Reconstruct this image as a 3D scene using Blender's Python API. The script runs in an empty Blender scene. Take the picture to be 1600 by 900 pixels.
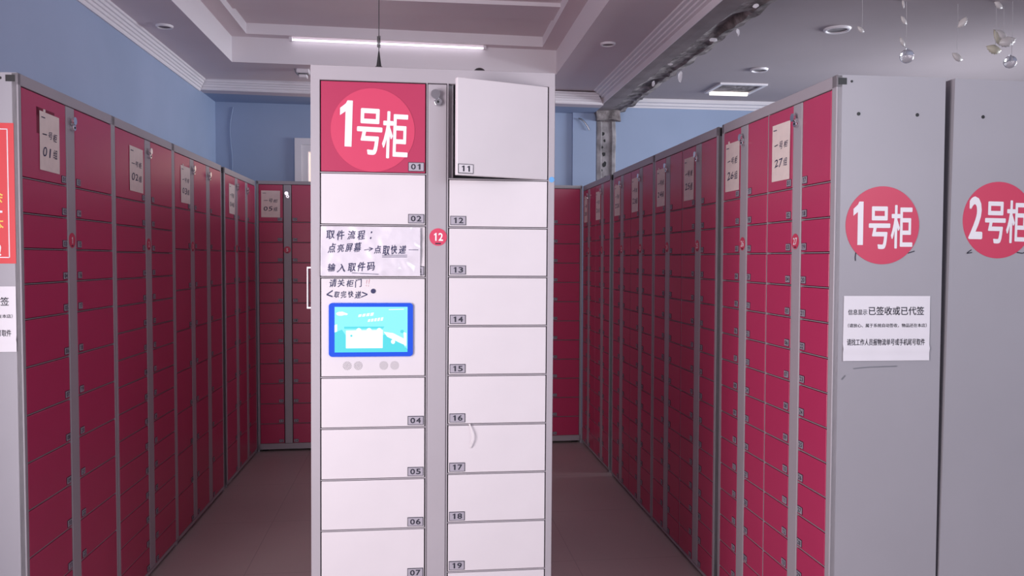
import bpy, bmesh, math, random
from mathutils import Matrix, Vector, noise
random.seed(7)
scn = bpy.context.scene
COL = scn.collection
PI = math.pi

# ------------------------------------------------------------------ camera
cam_d = bpy.data.cameras.new('camera'); cam = bpy.data.objects.new('camera', cam_d); COL.objects.link(cam)
cam_d.sensor_width = 36.0; cam_d.lens = 1286.41 / 1600 * 36; cam_d.clip_start = .05
YAW, PITCH, ROLL = .1198, .0356, .0023
fw = Vector((math.sin(YAW) * math.cos(PITCH), math.cos(YAW) * math.cos(PITCH), -math.sin(PITCH)))
rt = Vector((math.cos(YAW), -math.sin(YAW), 0)); up = rt.cross(fw)
r2 = math.cos(ROLL) * rt + math.sin(ROLL) * up; u2 = -math.sin(ROLL) * rt + math.cos(ROLL) * up
m = Matrix((r2, u2, -fw)).transposed().to_4x4(); m.translation = (0, 0, 1.5093)
cam.matrix_world = m
scn.camera = cam

# ------------------------------------------------------------------ exposure, sky, lights
vs = scn.view_settings
vs.view_transform = 'Standard'; vs.look = 'None'; vs.gamma = 1; vs.use_curve_mapping = False
vs.exposure = 0.0
w = bpy.data.worlds.new('sky'); scn.world = w; w.use_nodes = True
bg = w.node_tree.nodes['Background']; bg.inputs[0].default_value = (.90, .86, 1.0, 1); bg.inputs[1].default_value = .42

def area(name, loc, aim, sx, sy, power, col, spread=180):
    l = bpy.data.lights.new(name, 'AREA'); l.shape = 'RECTANGLE'; l.size = sx; l.size_y = sy
    l.energy = power; l.color = col; l.spread = math.radians(spread)
    o = bpy.data.objects.new(name, l); COL.objects.link(o); o.location = loc
    o.rotation_euler = (Vector(aim) - Vector(loc)).to_track_quat('-Z', 'Y').to_euler()
    return o
area('left_fill', (-1.62, .55, 1.4), (.75, 2.5, 1.5), 1.2, 2.0, 55, (1.0, .90, .94), 140)  # added out of view at left; sets the falloff along the locker rows
area('right_bay_fill', (5.3, 5.4, 2.3), (-1.6, 6.4, 2.55), 1.8, .9, 36, (.86, .92, 1.0), 80)  # added out of view to brighten the back wall and upper far end
area('front_fill', (2.3, -1.1, 2.45), (1.85, 3, 1.8), 2.2, 1.0, 32, (.86, .90, 1.0), 130)  # added fill from the front right, brightens the grey end panels

# ------------------------------------------------------------------ materials
def mat(name, col, rough=.5, metal=0, spec=.5, coat=0, var=0, vscale=3, bump=0, bscale=40, emit=None, estr=1, alpha=1, trans=0, tint=None):
    ma = bpy.data.materials.new(name); ma.use_nodes = True
    nt = ma.node_tree; b = nt.nodes['Principled BSDF']
    b.inputs['Base Color'].default_value = (*col, 1); b.inputs['Roughness'].default_value = rough
    b.inputs['Metallic'].default_value = metal; b.inputs['Specular IOR Level'].default_value = spec
    b.inputs['Coat Weight'].default_value = coat; b.inputs['Alpha'].default_value = alpha
    b.inputs['Transmission Weight'].default_value = trans
    tc = nt.nodes.new('ShaderNodeTexCoord')
    if var:
        n = nt.nodes.new('ShaderNodeTexNoise'); n.inputs['Scale'].default_value = vscale; n.inputs['Detail'].default_value = 5
        nt.links.new(tc.outputs['Object'], n.inputs['Vector'])
        cr = nt.nodes.new('ShaderNodeValToRGB')
        c2 = tint or tuple(c * (1 - var) for c in col)
        cr.color_ramp.elements[0].position = .35; cr.color_ramp.elements[1].position = .65
        cr.color_ramp.elements[0].color = (*c2, 1); cr.color_ramp.elements[1].color = (*col, 1)
        nt.links.new(n.outputs['Fac'], cr.inputs['Fac']); nt.links.new(cr.outputs['Color'], b.inputs['Base Color'])
    if bump:
        n = nt.nodes.new('ShaderNodeTexNoise'); n.inputs['Scale'].default_value = bscale; n.inputs['Detail'].default_value = 3
        nt.links.new(tc.outputs['Object'], n.inputs['Vector'])
        bp = nt.nodes.new('ShaderNodeBump'); bp.inputs['Strength'].default_value = bump; bp.inputs['Distance'].default_value = .01
        nt.links.new(n.outputs['Fac'], bp.inputs['Height']); nt.links.new(bp.outputs['Normal'], b.inputs['Normal'])
    if emit:
        b.inputs['Emission Color'].default_value = (*emit, 1); b.inputs['Emission Strength'].default_value = estr
    return ma

M = dict(
    frame=mat('grey_powder_coat', (.41, .385, .42), .42, var=.06, vscale=2),
    panel=mat('grey_side_panel', (.40, .39, .43), .4, var=.07, vscale=1.5),
    gap=mat('gap_shade_black', (.012, .01, .014), .8),  # near-black colour stands in for shade inside the door gaps
    red=mat('red_locker_door', (.53, .040, .130), .32, var=.07, vscale=2.5),
    white=mat('white_locker_door', (.70, .665, .70), .38, var=.05, vscale=3.5),
    plate=mat('number_plate', (.38, .36, .42), .45),
    plate_w=mat('white_number_plate', (.72, .70, .74), .45),
    ink=mat('dark_ink', (.018, .018, .035), .6),
    pen=mat('marker_ink', (.03, .032, .10), .6),
    redpen=mat('red_marker', (.55, .05, .10), .6),
    sticker=mat('red_sticker', (.62, .055, .12), .4),
    sticker_k=mat('red_sticker_on_red', (.60, .055, .13), .38),
    redsign=mat('red_sign_door', (.43, .035, .10), .36),
    white_ink=mat('white_print', (.86, .84, .88), .45),
    yellow=mat('yellow_print', (.9, .62, .12), .5),
    poster=mat('poster_red', (.72, .05, .06), .45),
    chrome=mat('chrome', (.75, .74, .77), .18, metal=1),
    steel=mat('brushed_steel', (.42, .42, .45), .35, metal=1),
    black=mat('black_plastic', (.012, .012, .014), .45),
    paper=mat('white_paper', (.82, .80, .85), .5, coat=.2),
    film=mat('taped_paper', (.69, .66, .73), .3, coat=.6),
    note=mat('cream_note_paper', (.88, .77, .72), .7, var=.06, vscale=30),
    tape=mat('white_tape', (.85, .83, .84), .5),
    glue=mat('old_tape_mark', (.20, .014, .045), .6),
    bezel=mat('blue_screen_bezel', (.01, .05, .42), .22, emit=(.02, .13, .95), estr=.35),
    scr=mat('screen_cyan', (.02, .05, .06), .3, emit=(.28, .90, .97), estr=1.0),
    scr2=mat('screen_teal', (.02, .05, .06), .3, emit=(.09, .72, .80), estr=1.0),
    scr3=mat('screen_white', (.05, .05, .05), .3, emit=(.85, 1.0, 1.0), estr=1.4),
    blue=mat('blue_wall_paint', (.38, .46, .645), .55, var=.10, vscale=1.6, tint=(.345, .425, .60)),
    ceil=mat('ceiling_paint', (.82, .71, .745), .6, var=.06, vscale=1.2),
    ceil_r=mat('darkened_ceiling_paint', (.50, .425, .445), .6, var=.10, vscale=.9),  # same ceiling paint, colour darkened to offset strong light in the right bay
    dirty=mat('dirty_beam_paint', (.36, .305, .315), .75, var=.25, vscale=5),
    mould=mat('moulding_paint', (.88, .83, .87), .5),
    plaster=mat('bare_plaster', (.42, .38, .40), .85, var=.5, vscale=9, bump=.6, bscale=18),
    broken=mat('broken_concrete', (.40, .345, .35), .9, var=.65, vscale=11, bump=1, bscale=25),
    floor=mat('floor_tile', (.50, .42, .41), .42, var=.10, vscale=.9),
    wood=mat('window_glow', (.6, .45, .38), .6, emit=(1.0, .78, .66), estr=.85),
    shell=mat('pearl_shell', (.80, .74, .72), .3),
    shell_y=mat('cream_shell', (.72, .66, .52), .4),
    glass=mat('clear_glass_ball', (.95, .93, .96), .06, trans=.75),
    thread=mat('nylon_thread', (.6, .58, .6), .4),
    lamp=mat('panel_lamp', (.8, .8, .8), .4, emit=(1, .9, .82), estr=1.2),
    tube=mat('ledge_glow', (.9, .9, .9), .4, emit=(.93, .9, 1), estr=1.5),
    bluedot=mat('blue_sticker', (.12, .38, .75), .4),
)

# ------------------------------------------------------------------ mesh helpers
def new_bm(): return bmesh.new()
def box(bm, x0, x1, y0, y1, z0, z1, mi=0, bev=0):
    r = bmesh.ops.create_cube(bm, size=1)
    vs_ = r['verts']
    for v in vs_:
        v.co = ((x0 + x1) / 2 + v.co.x * (x1 - x0), (y0 + y1) / 2 + v.co.y * (y1 - y0), (z0 + z1) / 2 + v.co.z * (z1 - z0))
    fs = {f for v in vs_ for f in v.link_faces}
    for f in fs: f.material_index = mi
    if bev:
        es = {e for f in fs for e in f.edges}
        rr = bmesh.ops.bevel(bm, geom=list(es), offset=bev, segments=1, affect='EDGES', profile=.5)
        for f in rr['faces']: f.material_index = mi
def cyl(bm, c, axis, r0, r1, h, mi=0, seg=20):
    rot = Vector((0, 0, 1)).rotation_difference(Vector(axis).normalized()).to_matrix().to_4x4()
    mt = Matrix.Translation(Vector(c)) @ rot
    r = bmesh.ops.create_cone(bm, cap_ends=True, segments=seg, radius1=r0, radius2=max(r1, 1e-5), depth=h, matrix=mt)
    for f in {f for v in r['verts'] for f in v.link_faces}: f.material_index = mi
def ball(bm, c, r, mi=0, sc=(1, 1, 1), seg=18):
    rr = bmesh.ops.create_uvsphere(bm, u_segments=seg, v_segments=seg // 2 + 2, radius=r)
    for v in rr['verts']: v.co = Vector(c) + Vector((v.co.x * sc[0], v.co.y * sc[1], v.co.z * sc[2]))
    for f in {f for v in rr['verts'] for f in v.link_faces}: f.material_index = mi; f.smooth = True
def poly(bm, pts, mi=0):
    f = bm.faces.new([bm.verts.new(p) for p in pts]); f.material_index = mi; return f
def stroke(bm, pts, wd, y, mi=0):
    """flat pen stroke in the XZ plane through pts (x, z)"""
    for a, b in zip(pts, pts[1:]):
        d = Vector((b[0] - a[0], b[1] - a[1]))
        if d.length < 1e-6: continue
        n = Vector((-d.y, d.x)).normalized() * wd / 2
        q = [(a[0] - n.x, y, a[1] - n.y), (b[0] - n.x, y, b[1] - n.y), (b[0] + n.x, y, b[1] + n.y), (a[0] + n.x, y, a[1] + n.y)]
        poly(bm, q, mi)
def tubepath(bm, pts, r, mi=0, seg=8):
    for a, b in zip(pts, pts[1:]):
        a = Vector(a); b = Vector(b); d = b - a
        if d.length > 1e-6: cyl(bm, (a + b) / 2, d, r, r, d.length, mi, seg)
def to_mesh(bm, name, mats):
    me = bpy.data.meshes.new(name); bm.to_mesh(me); bm.free()
    for k in mats: me.materials.append(M[k])
    return me
def obj(name, bm, mats, parent=None, loc=(0, 0, 0)):
    me = bm if isinstance(bm, bpy.types.Mesh) else to_mesh(bm, name, [mats] if isinstance(mats, str) else mats)
    o = bpy.data.objects.new(name, me); COL.objects.link(o)
    if parent: o.parent = parent
    o.location = loc
    return o
def thing(name, label, cat, mtx=None, group=None):
    o = bpy.data.objects.new(name, None); COL.objects.link(o); o.empty_display_size = .1
    if mtx is not None: o.matrix_world = mtx
    return tag(o, label, cat, group)
def tag(o, label, cat, group=None):
    o['label'] = label; o['category'] = cat
    if group: o['group'] = group
    return o
def struct(name, bm, mats):
    o = obj(name, bm, mats); o['kind'] = 'structure'; return o

# text: glyph outlines turned into triangles once, then drawn into any mesh
_glyph = {}
def glyphs(s, bold=0.0):
    k = (s, bold)
    if k not in _glyph:
        cu = bpy.data.curves.new('t', 'FONT'); cu.body = s; cu.size = 1; cu.offset = bold; cu.resolution_u = 3
        o = bpy.data.objects.new('t', cu); COL.objects.link(o)
        dg = bpy.context.evaluated_depsgraph_get(); dg.update()
        me = bpy.data.meshes.new_from_object(o.evaluated_get(dg))
        vs_ = [(v.co.x, v.co.y) for v in me.vertices]; fs = [tuple(p.vertices) for p in me.polygons]
        bpy.data.objects.remove(o); bpy.data.curves.remove(cu); bpy.data.meshes.remove(me)
        if not vs_: vs_ = [(0, 0)]
        x0 = min(v[0] for v in vs_); x1 = max(v[0] for v in vs_); z0 = min(v[1] for v in vs_); z1 = max(v[1] for v in vs_)
        _glyph[k] = (vs_, fs, x0, max(x1 - x0, 1e-4), z0, max(z1 - z0, 1e-4))
    return _glyph[k]
def text(bm, s, x0, x1, z0, z1, y, mi=0, bold=0.0, fn=None, _over=False):
    """draw s so that its outline box fills x0..x1, z0..z1 in the plane y (fn bends the point)"""
    if bold > .003 and not _over:
        b = bold * .55; hgt = (z1 - z0) * b; wid = min(hgt, (x1 - x0) * .08); n = 8 if bold > .02 else 4
        for k in range(n):
            a = 2 * PI * k / n
            text(bm, s, x0 + wid + wid * math.cos(a), x1 - wid + wid * math.cos(a), z0 + hgt + hgt * math.sin(a), z1 - hgt + hgt * math.sin(a), y - .00002 * k, mi, 0, fn, True)
        return
    v, f, gx, gw, gz, gh = glyphs(s, 0)
    P = []
    for a in v:
        p = (x0 + (a[0] - gx) / gw * (x1 - x0), y, z0 + (a[1] - gz) / gh * (z1 - z0))
        P.append(bm.verts.new(fn(p) if fn else p))
    for q in f:
        try:
            fc = bm.faces.new([P[i] for i in q]); fc.material_index = mi
            fc.normal_update()
            if fc.normal.y > 0: fc.normal_flip()
        except ValueError: pass
def one(bm, x0, x1, z0, z1, y, mi):
    w_, h = x1 - x0, z1 - z0
    P = [(.44, 0), (1, 0), (1, 1), (.58, 1), (0, .80), (0, .64), (.44, .72)]
    poly(bm, [(x0 + a * w_, y, z0 + b * h) for a, b in P[:3] + [(.58, 1), (.44, .93)]], mi)
    poly(bm, [(x0 + a * w_, y, z0 + b * h) for a, b in [(.44, .76), (.44, .93), (.58, 1), (.50, .99), (0, .83), (0, .67)][:2] + [(0, .83), (0, .67)]], mi)
def handwrite(bm, s, x0, x1, zc, h, y, mi=0, rnd=None, bold=-.002, slope=0, fn=None):
    rnd = rnd or random.Random(len(s))
    n = len(s); cw = (x1 - x0) / n
    for i, ch in enumerate(s):
        if ch == ' ': continue
        cx = x0 + cw * (i + .5) + rnd.uniform(-.05, .05) * cw; hh = h * rnd.uniform(.88, 1.1); z = zc + slope * (cx - x0) + rnd.uniform(-.07, .07) * h
        ww = cw * rnd.uniform(.74, .86)
        if ch in ':!：！1': ww = cw * (.14 if ch != '1' else .22)
        if ch in '一→': hh *= .12 if ch == '一' else .45
        an = rnd.uniform(-.09, .09); sh = rnd.uniform(.05, .2)
        def f2(p, cx=cx, z=z, an=an, sh=sh):
            dx, dz = p[0] - cx, p[2] - z
            dx += sh * dz; dz += .10 * dx
            q = (cx + dx * math.cos(an) - dz * math.sin(an), p[1], z + dx * math.sin(an) + dz * math.cos(an))
            return fn(q) if fn else q
        text(bm, ch, cx - ww / 2, cx + ww / 2, z - hh / 2, z + hh / 2, y, mi, bold, f2)

# ------------------------------------------------------------------ the room
T = .0145                                      # the room is turned a little against the camera's axes
def rx(x, y): return x + T * y
XW, YB = -1.755, 7.23                          # left wall, back wall
Z1, Z2, Z3, ZR = 2.90, 3.08, 3.155, 2.93       # soffit, tray ledges, right bay ceiling
XBL, XBR, ZB = 1.49, 1.775, 2.81               # the beam
XE, Y0 = 5.6, -3.0

def quad(bm, pts, mi=0):
    return poly(bm, [(rx(p[0], p[1]), p[1], p[2]) for p in pts], mi)
def rbox(bm, x0, x1, y0, y1, z0, z1, mi=0):
    c = [(rx(x, y), y, z) for z in (z0, z1) for y in (y0, y1) for x in (x0, x1)]
    V = [bm.verts.new(p) for p in c]
    for a in ((0, 2, 3, 1), (4, 5, 7, 6), (0, 1, 5, 4), (2, 6, 7, 3), (0, 4, 6, 2), (1, 3, 7, 5)):
        bm.faces.new([V[i] for i in a]).material_index = mi

bm = new_bm(); rbox(bm, XW - .3, XE + .3, Y0, YB + .3, -.1, 0)
fl = struct('floor', bm, 'floor')
nt = M['floor'].node_tree                      # tile joints
b_ = nt.nodes['Principled BSDF']; br = nt.nodes.new('ShaderNodeTexBrick'); tc = nt.nodes.new('ShaderNodeTexCoord')
br.offset = 0; br.inputs['Scale'].default_value = 1; br.inputs['Brick Width'].default_value = .8; br.inputs['Row Height'].default_value = .8
br.inputs['Mortar Size'].default_value = .0025
src = b_.inputs['Base Color'].links[0].from_socket
nt.links.new(tc.outputs['Object'], br.inputs['Vector']); nt.links.new(src, br.inputs['Color1']); nt.links.new(src, br.inputs['Color2'])
br.inputs['Mortar'].default_value = (.36, .30, .30, 1); nt.links.new(br.outputs['Color'], b_.inputs['Base Color'])

bm = new_bm(); rbox(bm, XW - .12, XW, 1.6, YB + .12, 0, 3.4); rbox(bm, XW - .12, XW, Y0, -.7, 0, 3.4); rbox(bm, XW - .12, XW, -.7, 1.6, 2.5, 3.4)   # unseen opening added beside the camera for the left fill light
struct('wall_left', bm, 'blue')
WX0, WX1, WZ0, WZ1 = -1.055, -.10, 1.0, 2.485   # window in the back wall (room x)
bm = new_bm()
for a in ((XW, WX0, 0, 3.4), (WX1, XE, 0, 3.4), (WX0, WX1, 0, WZ0), (WX0, WX1, WZ1, 3.4)):
    rbox(bm, a[0], a[1], YB, YB + .14, a[2], a[3])
rbox(bm, 1.30, XBL + .02, YB - .03, YB, 0, 2.86)       # shallow pier beside the beam
struct('wall_back', bm, 'blue')
bm = new_bm(); rbox(bm, XE, XE + .12, Y0, 4.6, 0, 3.4); rbox(bm, XE, XE + .12, 6.6, YB + .12, 0, 3.4)
rbox(bm, XE, XE + .12, 4.6, 6.6, 0, .9); rbox(bm, XE, XE + .12, 4.6, 6.6, 2.6, 3.4)
struct('wall_right', bm, 'blue')
# window with a pale moulded frame
bm = new_bm()
for (o, d, t0) in ((.045, .03, 0), (-.011, .02, .03)):
    x0, x1, z0, z1 = WX0 - o, WX1 + o, WZ0 - o, WZ1 + o; wd = .055
    for a in ((x0, x0 + wd, z0, z1), (x1 - wd, x1, z0, z1), (x0 + wd, x1 - wd, z1 - wd, z1), (x0 + wd, x1 - wd, z0, z0 + wd)):
        rbox(bm, a[0], a[1], YB - d, YB + .06 if o < 0 else YB, a[2], a[3])
rbox(bm, (WX0 + WX1) / 2 - .02, (WX0 + WX1) / 2 + .02, YB + .02, YB + .06, WZ0, WZ1)
wf = struct('window_1', bm, 'mould')
bm = new_bm(); rbox(bm, WX0, WX1, YB + .062, YB + .07, WZ0, WZ1)
obj('pane', bm, 'wood', wf)

# main ceiling with its two-step tray
def tyo(x): return 6.145 + .042 * x            # tray back edges drift a little
def tyi(x): return 6.06 + .045 * x
bm = new_bm()
OX0, OX1, IX0, IX1, TY = -1.36, .988, -1.242, .87, 1.2
c = [(OX0, TY), (OX1, TY), (OX1, tyo(OX1)), (OX0, tyo(OX0))]; e = [(XW - .1, Y0), (XBL + .1, Y0), (XBL + .1, YB + .1), (XW - .1, YB + .1)]
for i in range(4):
    j = (i + 1) % 4
    quad(bm, [(*e[i], Z1), (*e[j], Z1), (*c[j], Z1), (*c[i], Z1)], 0)
    quad(bm, [(*c[i], Z1), (*c[j], Z1), (*c[j], Z2), (*c[i], Z2)], 1)
d = [(IX0, TY + .1), (IX1, TY + .1), (IX1, tyi(IX1)), (IX0, tyi(IX0))]
for i in range(4):
    j = (i + 1) % 4
    quad(bm, [(*c[i], Z2), (*c[j], Z2), (*d[j], Z2), (*d[i], Z2)], 0)
    quad(bm, [(*d[i], Z2), (*d[j], Z2), (*d[j], Z3), (*d[i], Z3)], 1)
quad(bm, [(*d[0], Z3), (*d[1], Z3), (*d[2], Z3), (*d[3], Z3)], 0)
rbox(bm, XW - .1, XBL + .1, Y0, YB + .1, 3.25, 3.35)
struct('ceiling', bm, ['ceil', 'mould'])
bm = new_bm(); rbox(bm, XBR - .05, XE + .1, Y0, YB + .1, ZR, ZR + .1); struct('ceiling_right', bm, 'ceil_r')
# shallow rib crossing the top of the tray
bm = new_bm()
rbox(bm, IX0, IX1, 5.29, 5.59, 3.13, Z3 + .002, 1)
for f in bm.faces:
    if f.normal.y < -.5 or True: pass
bm.faces.ensure_lookup_table(); bm.faces[2].material_index = 0
struct('trim_4', bm, ['mould', 'ceil'])

def cornice(bm, path, inward, prof, skew=(0, 0)):
    """prof: (offset, z) list swept along a straight path; inward is the unit offset direction"""
    rows = []
    for k, (x, y) in enumerate(path):
        rows.append([bm.verts.new((x + inward[k][0] * o, y + inward[k][1] * o, z + skew[k])) for o, z in prof])
    for a, b in zip(rows, rows[1:]):
        for i in range(len(prof) - 1):
            bm.faces.new((a[i], a[i + 1], b[i + 1], b[i]))
PR = [(0, 2.812), (.010, 2.812), (.014, 2.822), (.014, 2.832), (.023, 2.835), (.025, 2.850), (.034, 2.853), (.038, 2.866), (.047, 2.869), (.050, 2.884), (.060, 2.888), (.063, 2.9)]
YF = 6.74
bm = new_bm(); cornice(bm, [(rx(XW, Y0), Y0), (rx(XW, YF), YF)], [(1, 0), (1, -1)], PR); struct('trim_1', bm, 'mould')
bm = new_bm(); cornice(bm, [(rx(XW, YF), YF), (rx(XBL, YF + .07), YF + .07)], [(1, -1), (-1, -1)], PR, (.012, -.012)); struct('trim_2', bm, 'mould')
PRR = [(0, 2.809), (.004, 2.809), (.006, 2.853), (.028, 2.856), (.032, 2.864), (.052, 2.867), (.056, 2.876), (.078, 2.879), (.082, 2.889), (.104, 2.891), (.108, 2.9)]
bm = new_bm(); cornice(bm, [(rx(XBL, Y0), Y0), (rx(XBL, YF + .07), YF + .07)], [(-1, 0), (-1, -1)], PRR); struct('trim_3', bm, 'mould')
PB = [(0, 2.858), (.012, 2.858), (.016, 2.872), (.04, 2.878), (.045, 2.895), (.075, 2.90), (.08, 2.93)]
bm = new_bm(); cornice(bm, [(rx(XBR - .02, YB), YB), (rx(XE, YB), YB)], [(0, -1), (0, -1)], PB); struct('trim_5', bm, 'mould')

# drop beam in front of the back wall: white soffit board, the rest painted like the wall
bm = new_bm()
def tilt(x): return 2.824 - .0085 * (x + 1.7)
def bbox(x0, x1, y0, y1, zt, mi):
    c = [(rx(x, y), y + .022 * (x + 1.7), (tilt(x) if z == 0 else zt)) for z in (0, 1) for y in (y0, y1) for x in (x0, x1)]
    V = [bm.verts.new(p) for p in c]
    for a in ((0, 2, 3, 1), (4, 5, 7, 6), (0, 1, 5, 4), (2, 6, 7, 3), (0, 4, 6, 2), (1, 3, 7, 5)):
        bm.faces.new([V[i] for i in a]).material_index = mi
bbox(XW, XBL, YF, YF + .13, 2.9, 0); bbox(XW, XBL, YF + .13, YB, 2.9, 1)
o = struct('beam_back', bm, ['ceil', 'blue'])

# long beam over the removed partition: clean left edge, broken right edge
bm = new_bm()
N = 150; rowL = []; rows = []
for i in range(N + 1):
    y = 1.5 + (YB - 1.5) * i / N
    j = .030 * noise.noise((y * 1.7, 0, 0)) + .016 * noise.noise((y * 7, 3, 0))
    j2 = .022 * noise.noise((y * 2.9, 8, 0)) + .012 * noise.noise((y * 13, 5, 0))
    cav = max(0, noise.noise((y * 1.9, 21, 0)) - .02) * .12 + .012 * abs(noise.noise((y * 17, 2, 2)))
    xs = [XBL, XBL + .06, XBL + .12 + j, XBL + .165 + j * 1.3, XBL + .215 + j2, XBL + .235 + j2, XBR + j2]
    zs = [ZB, ZB, ZB + .002, ZB + .006 + cav * .6, ZB + .007 + cav, ZB + .003 + .012 * noise.noise((y * 9, 2, 7)), ZB + .012 + .02 * noise.noise((y * 6, 4, 7))]
    rows.append([bm.verts.new((rx(x, y), y, z)) for x, z in zip(xs, zs)] + [bm.verts.new((rx(XBR + j, y), y, 3.0)), bm.verts.new((rx(XBL, y), y, 3.0))])
for a, b in zip(rows, rows[1:]):
    for k in range(9):
        f = bm.faces.new((a[k], b[k], b[(k + 1) % 9], a[(k + 1) % 9]))
        f.material_index = 1 if k in (2, 3, 4, 5, 6) else (2 if k == 8 else 0)
bmb = struct('beam', bm, ['dirty', 'broken', 'mould'])
def flake(x, y, z, sx, sz, seed):
    bm = new_bm(); rr = random.Random(seed); n = 9; P = []
    for k in range(n):
        a = 2 * PI * k / n; r = rr.uniform(.6, 1.05)
        P.append((sx * r * math.cos(a), sz * r * math.sin(a)))
    F_ = [bm.verts.new((p[0], -.004 + .012 * noise.noise((p[0] * 40, p[1] * 40, seed)), p[1])) for p in P]
    B_ = [bm.verts.new((v.co.x, v.co.y + .004, v.co.z)) for v in F_]
    bm.faces.new(F_); bm.faces.new(B_[::-1])
    for k in range(n): bm.faces.new((F_[k], B_[k], B_[(k + 1) % n], F_[(k + 1) % n]))
    return obj('plaster_flake', bm, 'mould', bmb, (rx(x, y), y, z))
for q in ((1.80, 5.70, 2.80, .020, .045, 1), (1.66, 5.9, 2.79, .010, .028, 2), (1.80, 4.62, 2.82, .016, .026, 3), (1.70, 4.75, 2.81, .034, .014, 4), (1.69, 4.1, 2.81, .02, .012, 6), (1.62, 5.35, 2.80, .022, .01, 7)):
    flake(*q)
# scar of the removed partition on the back wall
bm = new_bm()
NZ = 40; L_ = []; 
for i in range(NZ + 1):
    z = .3 + (2.74 - .3) * i / NZ
    a = XBL + .03 + .012 * noise.noise((z * 7, 1, 1)); b = XBR - .09 + .014 * noise.noise((z * 6, 4, 1))
    L_.append([bm.verts.new((rx(a - .012, YB), YB - .001, z)), bm.verts.new((rx(a, YB), YB - .022, z)), bm.verts.new((rx(a + .035, YB), YB - .026, z)),
               bm.verts.new((rx(a + .045, YB), YB - .012, z)), bm.verts.new((rx(b - .04, YB), YB - .012, z)), bm.verts.new((rx(b - .03, YB), YB - .026, z)), bm.verts.new((rx(b, YB), YB - .02, z)), bm.verts.new((rx(b + .01, YB), YB - .001, z))])
for a, b in zip(L_, L_[1:]):
    for k in range(7): bm.faces.new((a[k], a[k + 1], b[k + 1], b[k]))
sc_ = struct('wall_scar', bm, 'plaster')
bm = new_bm()
for k, (dx, z, r) in enumerate(((.085, 2.62, .016), (.10, 2.56, .012), (.08, 2.50, .010), (.095, 2.44, .018), (.10, 2.35, .022), (.075, 2.30, .010), (.11, 2.22, .024), (.06, 2.64, .009))):
    n = 9; rr = random.Random(k)
    poly(bm, [(rx(XBL + dx, YB) + r * rr.uniform(.6, 1.1) * math.cos(-2 * PI * i / n), YB - .0135, z + 1.3 * r * rr.uniform(.6, 1.1) * math.sin(-2 * PI * i / n)) for i in range(n)][::-1])
obj('holes', bm, 'black', sc_)
bm = new_bm(); rbox(bm, XBL + .01, XBR - .06, YB - .10, YB, 2.73, ZB + .02)
bmesh.ops.subdivide_edges(bm, edges=bm.edges[:], cuts=4, use_grid_fill=True)
for v in bm.verts: v.co += Vector(noise.noise_vector(v.co * 14)) * .016
obj('broken_stub', bm, 'broken', bmb)
# loose wire by the beam end, crack lines in the left corner
bm = new_bm(); tubepath(bm, [(1.45 + .10 * i / 8, YB - .05, 2.745 - .10 * (i / 8) ** 2) for i in range(9)], .006)
tag(obj('cable', bm, 'steel'), 'short grey cable end sticking out of the blue back wall under the ceiling beam', 'cable')
bm = new_bm()
tubepath(bm, [(-1.50 + .018 * math.sin(z * 9) - .06 * (2.80 - z) , YB - .006, z) for z in [2.78 - .04 * i for i in range(20)]], .004)
tag(obj('wire', bm, 'blue'), 'thin blue-painted wire running down the back wall beside the left corner', 'wire')

# ------------------------------------------------------------------ ceiling fittings
def downlight(x, y, z, r, label):
    t = thing('downlight', label, 'ceiling light', Matrix.Translation((x, y, z)), 'recessed downlights')
    bm = new_bm(); n = 32
    prof = [(r * .74, .001), (r * .76, -.012), (r * .9, -.014), (r, -.004), (r, .001)]
    R_ = [[bm.verts.new((a * math.cos(2 * PI * i / n), a * math.sin(2 * PI * i / n), b)) for a, b in prof] for i in range(n)]
    for i in range(n):
        for k in range(4): bm.faces.new((R_[i][k], R_[i][k + 1], R_[(i + 1) % n][k + 1], R_[(i + 1) % n][k])).smooth = True
    obj('trim_ring', bm, 'mould', t)
    bm = new_bm(); cyl(bm, (0, 0, -.003), (0, 0, 1), r * .75, r * .75, .004, 0, 28)
    obj('lamp_face', bm, 'plaster', t)
downlight(2.60, 4.854, ZR, .082, 'large white ring downlight in the right ceiling, nearest the beam')
downlight(2.575, 5.95, ZR, .066, 'small white ring downlight in the right ceiling, in front of the lit panel light')
downlight(-1.475, 5.2, Z1, .05, 'small dark downlight in the soffit along the left wall')
downlight(1.254, 5.26, Z1, .05, 'small downlight in the soffit between the tray and the beam')
t = thing('panel_light', 'square recessed panel light with one lit edge in the right ceiling', 'ceiling light', Matrix.Translation((2.66, 6.62, ZR)))
bm = new_bm()
for a in ((-.2, .2, -.19, -.16), (-.2, .2, .16, .19), (-.2, -.17, -.16, .16), (.17, .2, -.16, .16)): box(bm, a[0], a[1], a[2], a[3], -.014, 0)
obj('rim', bm, 'mould', t)
bm = new_bm(); box(bm, -.17, .17, -.16, .16, -.004, 0); obj('diffuser', bm, 'broken', t)
bm = new_bm(); box(bm, -.165, .165, .135, .158, -.034, -.005); obj('lit_tube', bm, 'lamp', t)
# glowing tube drawn for the bright band along the tray's rear ledge
t = thing('ledge_glow_tube', 'glowing slim tube on the rear ledge of the tray ceiling', 'ceiling light', Matrix.Translation((0, 6.10, Z2)))
bm = new_bm(); tubepath(bm, [(-.85, -.034, -.016), (.52, .030, -.016)], .0075, 0, 12); obj('tube', bm, 'tube', t)
bm = new_bm(); box(bm, -.87, -.85, -.052, -.018, -.026, 0); box(bm, .52, .54, .012, .045, -.026, 0); obj('end_cap', bm, 'mould', t)

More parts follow.
